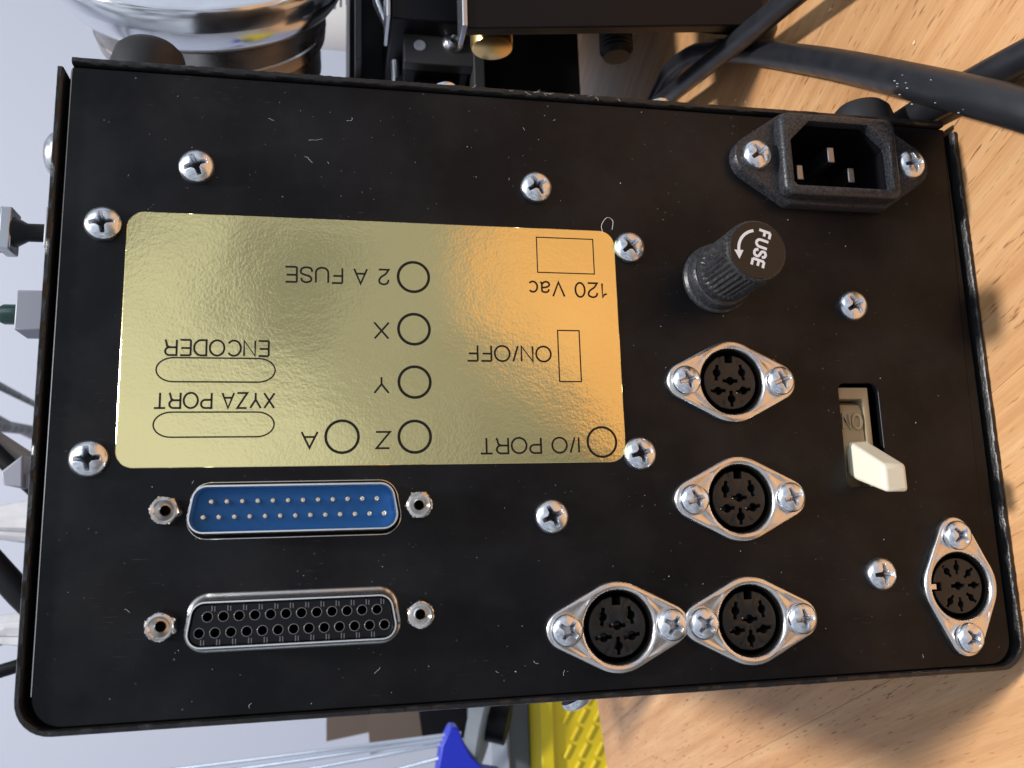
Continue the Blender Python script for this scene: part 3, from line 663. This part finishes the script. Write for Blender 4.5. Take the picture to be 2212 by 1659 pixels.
# ------------------------------------------------------------------ dust and lint on the panel
rnd = random.Random(11); parts = []
keep = [(12, 114, 30, 82)]
def fibre(u, v, ln, cur, w=.07, h=.06, a0=None):
    a = a0 if a0 is not None else rnd.uniform(0, 6.28); P = []; x, y = u, v
    for i in range(9):
        P.append((x, y)); a += rnd.uniform(-cur, cur); x += math.cos(a) * ln / 8; y += math.sin(a) * ln / 8
    return tube([L(px, py, h + .12 * math.sin(i * .8) ** 2) for i, (px, py) in enumerate(P)], w, 5)
def speck(u, v, r):
    q = L(u, v, .03); P = [(q[0] + r * rnd.uniform(.4, 1) * math.cos(t), q[1] + r * rnd.uniform(.4, 1) * math.sin(t)) for t in (0, 1.2, 2.5, 3.8, 5.0)]
    return prism(P, .02, .02 + r)
for i in range(420):
    u = rnd.triangular(2, 200, 40); v = rnd.uniform(1, 127)
    if 12 < u < 114 and 30 < v < 82 and rnd.random() < .93: continue
    parts.append(speck(u, v, abs(rnd.gauss(.04, .035)) + .02))
for u, v, ln in ((50, 12.5, 3), (48, 18, 2.2), (55, 8, 1.8), (15, 108, 1.2), (60.5, 122, 1.6), (93, 122, 1.3), (38, 126, 1.2), (98, 124.6, 1.1), (150, 60, 1), (40, 9, 1.3)): parts.append(fibre(u, v, ln, .5, .028))
for i in range(14): parts.append(fibre(rnd.uniform(3, 198), rnd.uniform(2, 29) if i % 2 else rnd.uniform(84, 126), rnd.uniform(.4, .9), .5, .022))
for k in range(12): parts.append(fibre(rnd.gauss(101, 9), -1.3, rnd.uniform(.8, 2.2), .3, .026, 1.02, rnd.uniform(-.35, .35)))
parts.append(tube([L(*p) for p in spline([(111.0, 31.0, .35), (110.8, 29.2, .4), (112.0, 27.6, .9), (113.4, 28.2, .6), (113.2, 30.2, .4)], 6)], .06, 5))
V, F = join(parts)
d = part('dust', (V, F), M['lint']); d['kind'] = 'stuff'

# ------------------------------------------------------------------ cables on the bench
def world_tube(name, pts, r, mat, label, cat, group=None, n=18, sm=8):
    P = [WD(*p) for p in pts]; o0 = min(P, key=lambda q: q.z).copy(); o0.z = 0
    path = [(q - o0) * 1000 for q in spline(P, sm)]
    V, F = tube(path, r, n); o = obj(name, mesh(name, V, F, mat, 60), None, o0); return tag(o, label, cat, group)
def onb(x, y, lift): return at(x, y, 'u', UB - lift)
world_tube('power_cable', [onb(1395, 262, 4.5), onb(1424, 205, 4.5), onb(1456, 150, 4.5), onb(1515, 114, 4.5), onb(1610, 111, 4.6), onb(1720, 125, 5.5), onb(1820, 142, 8.0), onb(1956, 173, 11.2), onb(2081, 203, 12.8), onb(2212, 238, 12.8), onb(2350, 285, 10), onb(2520, 350, 6)],
           4.4, M['cord'], 'thick black rubber power cable lying across another cable beside the box', 'cable', n=22)
world_tube('signal_cable', [onb(1980, -230, 14), onb(1840, -112, 14), onb(1703, 0, 14), onb(1620, 68, 14), onb(1525, 143, 14), onb(1431, 218, 14), onb(1330, 300, 12), onb(1200, 400, 8)],
           3.7, M['cord'], 'straight black cable slanting over the thick one behind the box', 'cable')
world_tube('under_cable', [onb(2520, -10, 4), onb(2330, 68, 4), onb(2212, 125, 4), onb(2110, 178, 4), onb(2010, 232, 4.0), onb(1960, 262, 4.0), onb(1900, 300, 4.0)],
           3.9, M['cord'], 'black cable running underneath the thick power cable towards the rubber foot', 'cable')

pcab = bpy.data.objects['power_cable']; rnd = random.Random(21); cd = []
for _ in range(22):
    t = rnd.random(); x = 1925 + 190 * t; y = 172 + 52 * t + rnd.gauss(4, 11)
    q = (WD(*at(x, y, 'u', UB - 16.6)) - pcab.location) * 1000; r_ = rnd.uniform(.04, .17)
    V, F = box(-r_, r_, -r_ * .6, r_ * .6, -.3, .1); a_ = rnd.uniform(0, 3)
    cd.append(([(q.x + x_ * math.cos(a_) - y_ * math.sin(a_), q.y + x_ * math.sin(a_) + y_ * math.cos(a_), q.z + z_) for x_, y_, z_ in V], F))
d = obj('dust', mesh('dust', *join(cd), M['lint']), pcab); d['kind'] = 'stuff'

# ------------------------------------------------------------------ machine beyond the box
def wbox(name, p0, p1, mat, parent, bev=.8):          # corners given in the panel frame, as a child of a world-aligned Empty
    a, b = WD(*p0) - parent.location, WD(*p1) - parent.location
    V, F = box(*[c * 1000 for c in (min(a.x, b.x), max(a.x, b.x), min(a.y, b.y), max(a.y, b.y), min(a.z, b.z), max(a.z, b.z))])
    o = obj(name, mesh(name, V, F, mat), parent)
    if bev: bevel(o, bev)
    return o
def wcyl(name, p, axis, prof, mat, parent, n=40):     # lathe about an axis given in the panel frame
    z = wv(axis).normalized(); q = z.to_track_quat('Z', 'Y')
    V, F = lathe(prof, n, True, True); o = obj(name, mesh(name, V, F, mat), parent, WD(*p) - parent.location); o.rotation_mode = 'QUATERNION'; o.rotation_quaternion = q; return o
MA = thing('milling_machine', 'black benchtop machine with brass knob and polished aluminium handwheel behind the box', 'machine', WD(UB, -150, 150))
a = at(1010, 62, 'w', 75); b = at(1650, 58, 'w', 75)
cp = [(a[0], -65.4), (199, -76.6), (199, -230), (a[0], -230)]
V, F = loft([[tuple((WD(u_, v_, w_) - MA.location) * 1000) for u_, v_ in cp] for w_ in (75, 79.5)], True, True); bevel(obj('column', mesh('column', V, F, M['machine']), MA), .5); wbox('column_bar', (a[0] + 4, -96, 79.6), (UB, -230, 112), M['machine'], MA, .5)
wbox('edge_strip', (a[0] - 1.6, -65.6, 74.2), (a[0] - .05, -165, 86), M['steel'], MA, .2)
p = at(1062, 62, 'w', 84); wcyl('brass_knob', (at(1062, 85, 'w', 94)[0], -96, 94), (0, 1, 0), [(7.4, 0), (7.4, 24.2), (7.0, 25.4), (6.3, 25.8)], M['brass'], MA)
p = at(1330, 62, 'w', 84)
thr = [(5.6 + (.45 if i % 2 else -.15), i * .8) for i in range(29)] + [(4.8, 24.0)]
wcyl('threaded_rod', (at(1330, 80, 'w', 95)[0], -96, 95), (0, 1, 0), thr, M['machine'], MA)
# black body set back, with plates and screws
x0 = at(755, 60, 'w', 190)[0]; x1 = at(1248, 60, 'w', 190)[0]
wbox('body', (x0, -98, 190), (x1, -330, 330), M['machine'], MA)
wbox('slide', (at(1020, 100, 'w', 150)[0], -70, 150), (at(1250, 100, 'w', 150)[0], -220, 192), M['machine'], MA, .8)
wbox('upper_block', (at(845, 20, 'w', 130)[0], at(930, 45, 'w', 130)[1], 130), (at(1003, 20, 'w', 130)[0], -190, 192), M['machine'], MA)
wbox('block_edge', (at(836, 20, 'w', 128)[0], at(930, 45, 'w', 130)[1], 129), (at(844, 20, 'w', 128)[0], -190, 150), M['steel'], MA, .2)
# bracket plate facing the bench front, with its screws
q0, q1 = at(872, 100, 'w', 140), at(1022, 100, 'w', 140); vt, vb = at(945, 70, 'w', 140)[1], at(945, 139, 'w', 140)[1]
wbox('bracket', (q0[0], vb, 140), (q1[0], vt, 146), M['anod'], MA, .5)
wbox('bracket_foot', (q0[0] + 1, vb - .2, 146.1), (q1[0] - 1, vt - 40, 191), M['machine'], MA, .5)
wbox('lower_block', (q0[0] + 5, vb + 26, 152), (q1[0] - 4, vb - .3, 191), M['machine'], MA, .5)
e0, e1 = at(1024, 150, 'w', 138), at(1047, 150, 'w', 138)
wbox('side_strip', (e0[0], vb + 30, 138), (e1[0], vt, 149.9), M['anod'], MA, .4)
for xx, yy, mt in ((980, 92, 'steel'), (907, 98, 'palegrey')):
    pp = at(xx, yy, 'w', 140); wcyl('plate_screw', (pp[0], pp[1], 140), (0, 0, -1), [(4.6, 0), (4.4, 1.0), (3.4, 2.2), (1.9, 2.5), (1.5, 1.2)] if mt == 'steel' else [(2.4, 0), (2.2, .3)], M[mt], MA, 24)
wbox('guide_bar', (at(768, 40, 'w', 170)[0], at(768, 128, 'w', 170)[1], 170), (at(782, 40, 'w', 170)[0], -260, 191), M['anod'], MA, .4)
t0, t1 = at(818, 10, 'w', 160), at(853, 120, 'w', 160)
V, F = tube([(WD(*p_) - MA.location) * 1000 for p_ in (at(805, -60, 'w', 160), t0, at(838, 60, 'w', 160), t1, at(860, 220, 'w', 175))], 2.2, 12)
obj('bright_rod', mesh('bright_rod', V, F, M['steel'], 60), MA)
wbox('angle_plate', (at(853, 100, 'w', 165)[0], at(870, 185, 'w', 165)[1], 165), (at(892, 100, 'w', 165)[0], -130, 191), M['anod'], MA, .4)
wbox('tie_plate', (x0, -236, 200), (UB, -330, 300), M['machine'], MA, .8)
# polished handwheel on its shaft
ax = Vector((-.061, -.528, -.847)).normalized(); pc = (-1.0, -141.3, 150)
prof = [(.01, -1.2), (57.6, -1.2), (58.4, -.2), (60.6, 0), (61.4, -1.0), (61.6, -4.5), (60.6, -9.0), (59.6, -9.6), (58.8, -12.0), (56.0, -17.0), (54.0, -19.4), (52.8, -19.8), (49.6, -20.2), (48.6, -22)]
prof = [(r_ * .97, z_) for r_, z_ in prof]
wcyl('handwheel', pc, ax, prof, M['alu'], MA, 128)
prof = [(48.4, -22), (48.2, -26), (46.8, -26.6), (46.8, -31), (47.4, -31.6), (46.6, -37), (44.4, -38), (44.0, -52), (40, -54), (10, -56), (10, -57)]
wcyl('wheel_hub', pc, ax, prof, M['darkalu'], MA, 96)
e = [pc[i] - ax[i] * 50 for i in range(3)]
V, F = tube([(WD(*p_) - MA.location) * 1000 for p_ in (e, (x0 + 8, -125, 260))], 7, 16); obj('shaft', mesh('shaft', V, F, M['machine'], 60), MA)

# white can standing behind the machine
cn = at(690, 60, 'w', 390); CAN = thing('spray_can', 'white can with small dark print, standing behind the polished handwheel', 'can', WD(UB, cn[1] - 22, 390))
hgt = UB - at(610, 60, 'w', 390)[0]
V, F = lathe([(32, 0), (33, 1), (33, hgt - 12), (31, hgt - 6), (24, hgt)], 64, True, True); obj('can_body', mesh('can_body', V, F, M['whitecan']), CAN)
tx = []
for r_ in range(9):
    z0_ = hgt - 20 - r_ * 4.0; a0_ = -1.57 - .95 + r_ * .05
    for s_ in range(7):
        a1_ = a0_ + s_ * .23; w_ = rnd.uniform(.12, .2)
        P = [(33.15 * math.cos(a1_ + w_ * t), 33.15 * math.sin(a1_ + w_ * t)) for t in (0, .5, 1)]
        tx.append(([(x_, y_, z0_) for x_, y_ in P] + [(x_, y_, z0_ + 1.3) for x_, y_ in P], [(0, 1, 4, 3), (1, 2, 5, 4)]))
obj('small_print', mesh('small_print', *join(tx), M['slate']), CAN)

# ------------------------------------------------------------------ things behind the bench
DW = 640
sh = bpy.data.objects.new('lower_shelf', mesh('lower_shelf', *box(-520, 60, 430, 1100, -190, -165), M['palegrey'])); COL.objects.link(sh); sh['kind'] = 'structure'
# yellow slotted basket
a = at(1163, 1535, 'w', DW); b = at(1190, 1535, 'w', DW)
YB = thing('yellow_basket', 'yellow plastic basket with slanted slots, beyond the end of the bench', 'basket', WD(UB + 165, 330, DW))
def yb(name, p0, p1, bev=1.2): return wbox(name, p0, p1, M['yellow'], YB, bev)
yb('rim', (a[0], 190, DW - 8), (b[0], 470, DW + 60))
yb('floor', (UB + 161, 190, DW), (UB + 165, 470, DW + 60))
yb('back', (b[0], 190, DW + 50), (UB + 165, 470, DW + 54))
ub0 = b[0]
for k in range(16):
    for j in range(10):
        v0 = 196 + k * 15; u0 = ub0 + 11 + j * 15 + (k % 2) * 7.5
        if v0 - u0 * .2 > 300: continue
        P = [(u0, v0 + 5.5, DW - .8), (u0 + 7, v0 - 5.5, DW - .8)]
        V, F = tube([(WD(*p_) - YB.location) * 1000 for p_ in P], 2.1, 10); obj('slat', mesh('slat', V, F, M['yellow'], 60), YB)
yb('front', (ub0, 190, DW), (UB + 165, 470, DW + 4))
# slate box, grey spool in its blue holder
c0 = at(1090, 1535, 'w', DW + 60); c1 = at(1158, 1535, 'w', DW + 60)
sb = thing('slate_box', 'flat slate grey box standing on the yellow basket', 'box', WD(c1[0] + 2, 300, DW + 80))
wbox('box_body', (c0[0], 190, DW + 40), (a[0] - .5, 520, DW + 120), M['slate'], sb, 1); wbox('lid', (c0[0] - 3, 188, DW + 36), (c0[0] - .2, 522, DW + 124), M['grey'], sb, 1)
g0 = at(1040, 1555, 'w', DW - 10)
SP = thing('grey_spool', 'grey plastic spool held upright in a blue holder', 'spool', WD(c0[0], g0[1], DW - 10))
wcyl('spool_flange', (g0[0], g0[1], DW - 10), (1, .25, -.35), [(38, -7), (41, -6), (41, 5), (39, 7)], M['grey'], SP, 64)
wcyl('spool_core', (g0[0] + 10, g0[1] + 1, DW - 12), (1, .25, -.35), [(18, -5), (18, 14)], M['machine'], SP, 32)
h0 = at(985, 1600, 'w', DW - 30)
BH = thing('blue_holder', 'bright blue plastic holder curving round the grey spool', 'holder', WD(c0[0], h0[1] + 60, DW - 30))
arcp = [at(x, y, 'w', DW - 45) for x, y in ((975, 1570), (955, 1610), (940, 1700), (1000, 1800), (1110, 1800), (1085, 1668), (1045, 1662), (1018, 1635), (1000, 1600), (990, 1572))]
poly = [((WD(*p_) - BH.location) * 1000) for p_ in arcp]
V, F = loft([[(p_.x, p_.y, p_.z) for p_ in poly], [(p_.x, p_.y + 22, p_.z) for p_ in poly]], True, True)
bevel(obj('holder_body', mesh('holder_body', V, F, M['bluebright'], 40), BH), 1.2)
# chrome rods leaning on the holder
for k, (x0_, y0_, x1_, y1_, r_) in enumerate(((560, 1640, 1010, 1585, 1.9), (590, 1652, 1010, 1592, 2.1), (640, 1668, 1010, 1600, 1.9), (760, 1690, 978, 1634, 1.9))):
    p0 = at(x0_ - (x1_ - x0_) * .9, y0_ - (y1_ - y0_) * .9, 'w', DW + 20); p1 = at(x1_ - 14, y1_, 'w', DW - 36)
    P = [WD(*p0), WD(*p1)]; o0 = P[1].copy()
    V, F = tube([(q - o0) * 1000 for q in P], r_, 14); o = obj('chrome_rod', mesh('chrome_rod', V, F, M['chrome'], 60), None, o0)
    tag(o, 'chrome rod ending just short of the blue holder, apart from the bundle' if k == 3 else 'chrome rod of the close bundle leaning on the blue holder', 'rod', 'chrome rods by the blue holder')
# brown cards behind the rods
for k, (pts, ww, mt, lb) in enumerate((([(705, 1500), (705, 1602), (830, 1575), (830, 1500)], 1010, 'cardboard', 'small brown card standing against the white wall'),
                                   ([(790, 1500), (800, 1630), (945, 1592), (960, 1500)], 960, 'cardboard', 'wide brown card standing in front of a smaller card'),
                                   ([(900, 1500), (915, 1612), (1010, 1592), (1010, 1500)], 900, 'machine', 'dark card standing beside the grey spool'))):
    P = [WD(*at(x, y, 'w', ww)) for x, y in pts]; zb = min(q.z for q in P); o0 = Vector((P[0].x, P[0].y, zb))
    V, F = loft([[tuple((q - o0) * 1000) for q in P], [tuple((q - o0 + Vector((0, .004, 0))) * 1000) for q in P]], True, True)
    tag(obj('card', mesh('card', V, F, M[mt]), None, o0), lb, 'card')
# cloudy bag with dark cords behind the box, its top showing above it
def crumple(cx, cy, w_, d_, h_, seed):
    rr = random.Random(seed); ns, nr = 34, 16; rows = []
    ph = [rr.uniform(0, 6.28) for _ in range(9)]
    for j in range(nr + 1):
        t = j / nr; row = []
        taper = .75 + .25 * math.cos(t * 2.2) if t < .85 else (.75 + .25 * math.cos(.85 * 2.2)) * (1 - (t - .85) / .15 * .6)
        for i in range(ns):
            a_ = 2 * math.pi * i / ns
            k_ = 1 + .10 * math.sin(5 * a_ + ph[0] + 4 * t) + .07 * math.sin(9 * a_ + ph[1] - 7 * t) + .05 * math.sin(14 * a_ + ph[2] + 11 * t) + rr.uniform(-.02, .02)
            row.append((w_ * taper * k_ * math.cos(a_), d_ * taper * k_ * math.sin(a_), h_ * t + 2.5 * math.sin(3 * a_ + ph[3])  * t))
        rows.append(row)
    return loft(rows, True, True)
for (yy, sd, ww_, lb) in ((1130, 2, 19, 'crumpled cloudy plastic bag between the dark cords behind the box'), (1365, 5, 15, 'smaller crumpled plastic bag behind the lower corner of the box')):
    tp = at(-70, yy, 'w', 240)
    o = obj('plastic_bag', mesh('plastic_bag', *crumple(0, 0, ww_, 20, UB - tp[0], sd), M['bag'], 20), None, WD(UB, tp[1], 240)); tag(o, lb, 'bag')
for k, (ya, yb_, r_, ww, mt, lb) in enumerate(((985, 1030, 3.4, 215, 'machine', 'dark cord slanting up beside the larger plastic bag'), (955, 985, 3.6, 228, 'taupe', 'pale grey-brown cord beside the slanting dark cord'), (1235, 1285, 5.2, 205, 'machine', 'thick dark cord rising between the two plastic bags'), (1450, 1436, 2.6, 210, 'machine', 'thin dark cord beside the smaller plastic bag'))):
    pa = at(0, ya, 'w', ww); pb = at(46, yb_, 'w', ww)
    dv = (pa[1] - pb[1]) / (pa[0] - pb[0])
    world_tube('cord', [(UB - r_, pb[1] + 36 * dv, ww + 12), (pb[0] + 36, pb[1] + 36 * dv, ww + 4), (pb[0], pb[1], ww), (pa[0], pa[1], ww), (pa[0] - 60, pa[1] - 60 * dv, ww + 5), (pa[0] - 260, pa[1] - 160 * dv, 1148)], r_, M[mt], lb, 'cord', sm=1)
GW = at(20, 1040, 'w', 212)
gp = thing('grey_plug', 'pale grey wedge-shaped plug lying over the larger plastic bag', 'plug', WD(UB, GW[1], 212))
wg = [at(x, y, 'w', 212) for x, y in ((12, 1022), (60, 985), (60, 1058), (18, 1050))]
V, F = loft([[tuple((WD(p_[0], p_[1], w_) - gp.location) * 1000) for p_ in wg] for w_ in (206, 216)], True, True); bevel(obj('plug_body', mesh('plug_body', V, F, M['palegrey']), gp), .8)
wbox('plug_stem', (GW[0] + 6, GW[1] - 3, 209), (UB, GW[1] + 3, 214), M['palegrey'], gp, .5)

# ------------------------------------------------------------------ wood crumbs on the bench
rnd = random.Random(5)
for x, y in ((1795, 22), (1977, 92), (1590, 216), (1612, 220), (1680, 105), (1725, 104), (1760, 118)):
    q = WD(*at(x, y, 'u', UB)); r_ = rnd.uniform(.4, .8)
    V, F = prism([(r_ * rnd.uniform(.5, 1) * math.cos(t) * 1.6, r_ * rnd.uniform(.5, 1) * math.sin(t)) for t in (0, 1.1, 2.3, 3.4, 4.6, 5.5)], 0, .4)
    o = obj('wood_crumb', mesh('wood_crumb', V, F, M['chipwood']), None, q, (0, 0, rnd.uniform(0, 6))); tag(o, 'tiny pale wood crumb lying on the bench near the cables', 'crumb', 'wood crumbs on the bench')
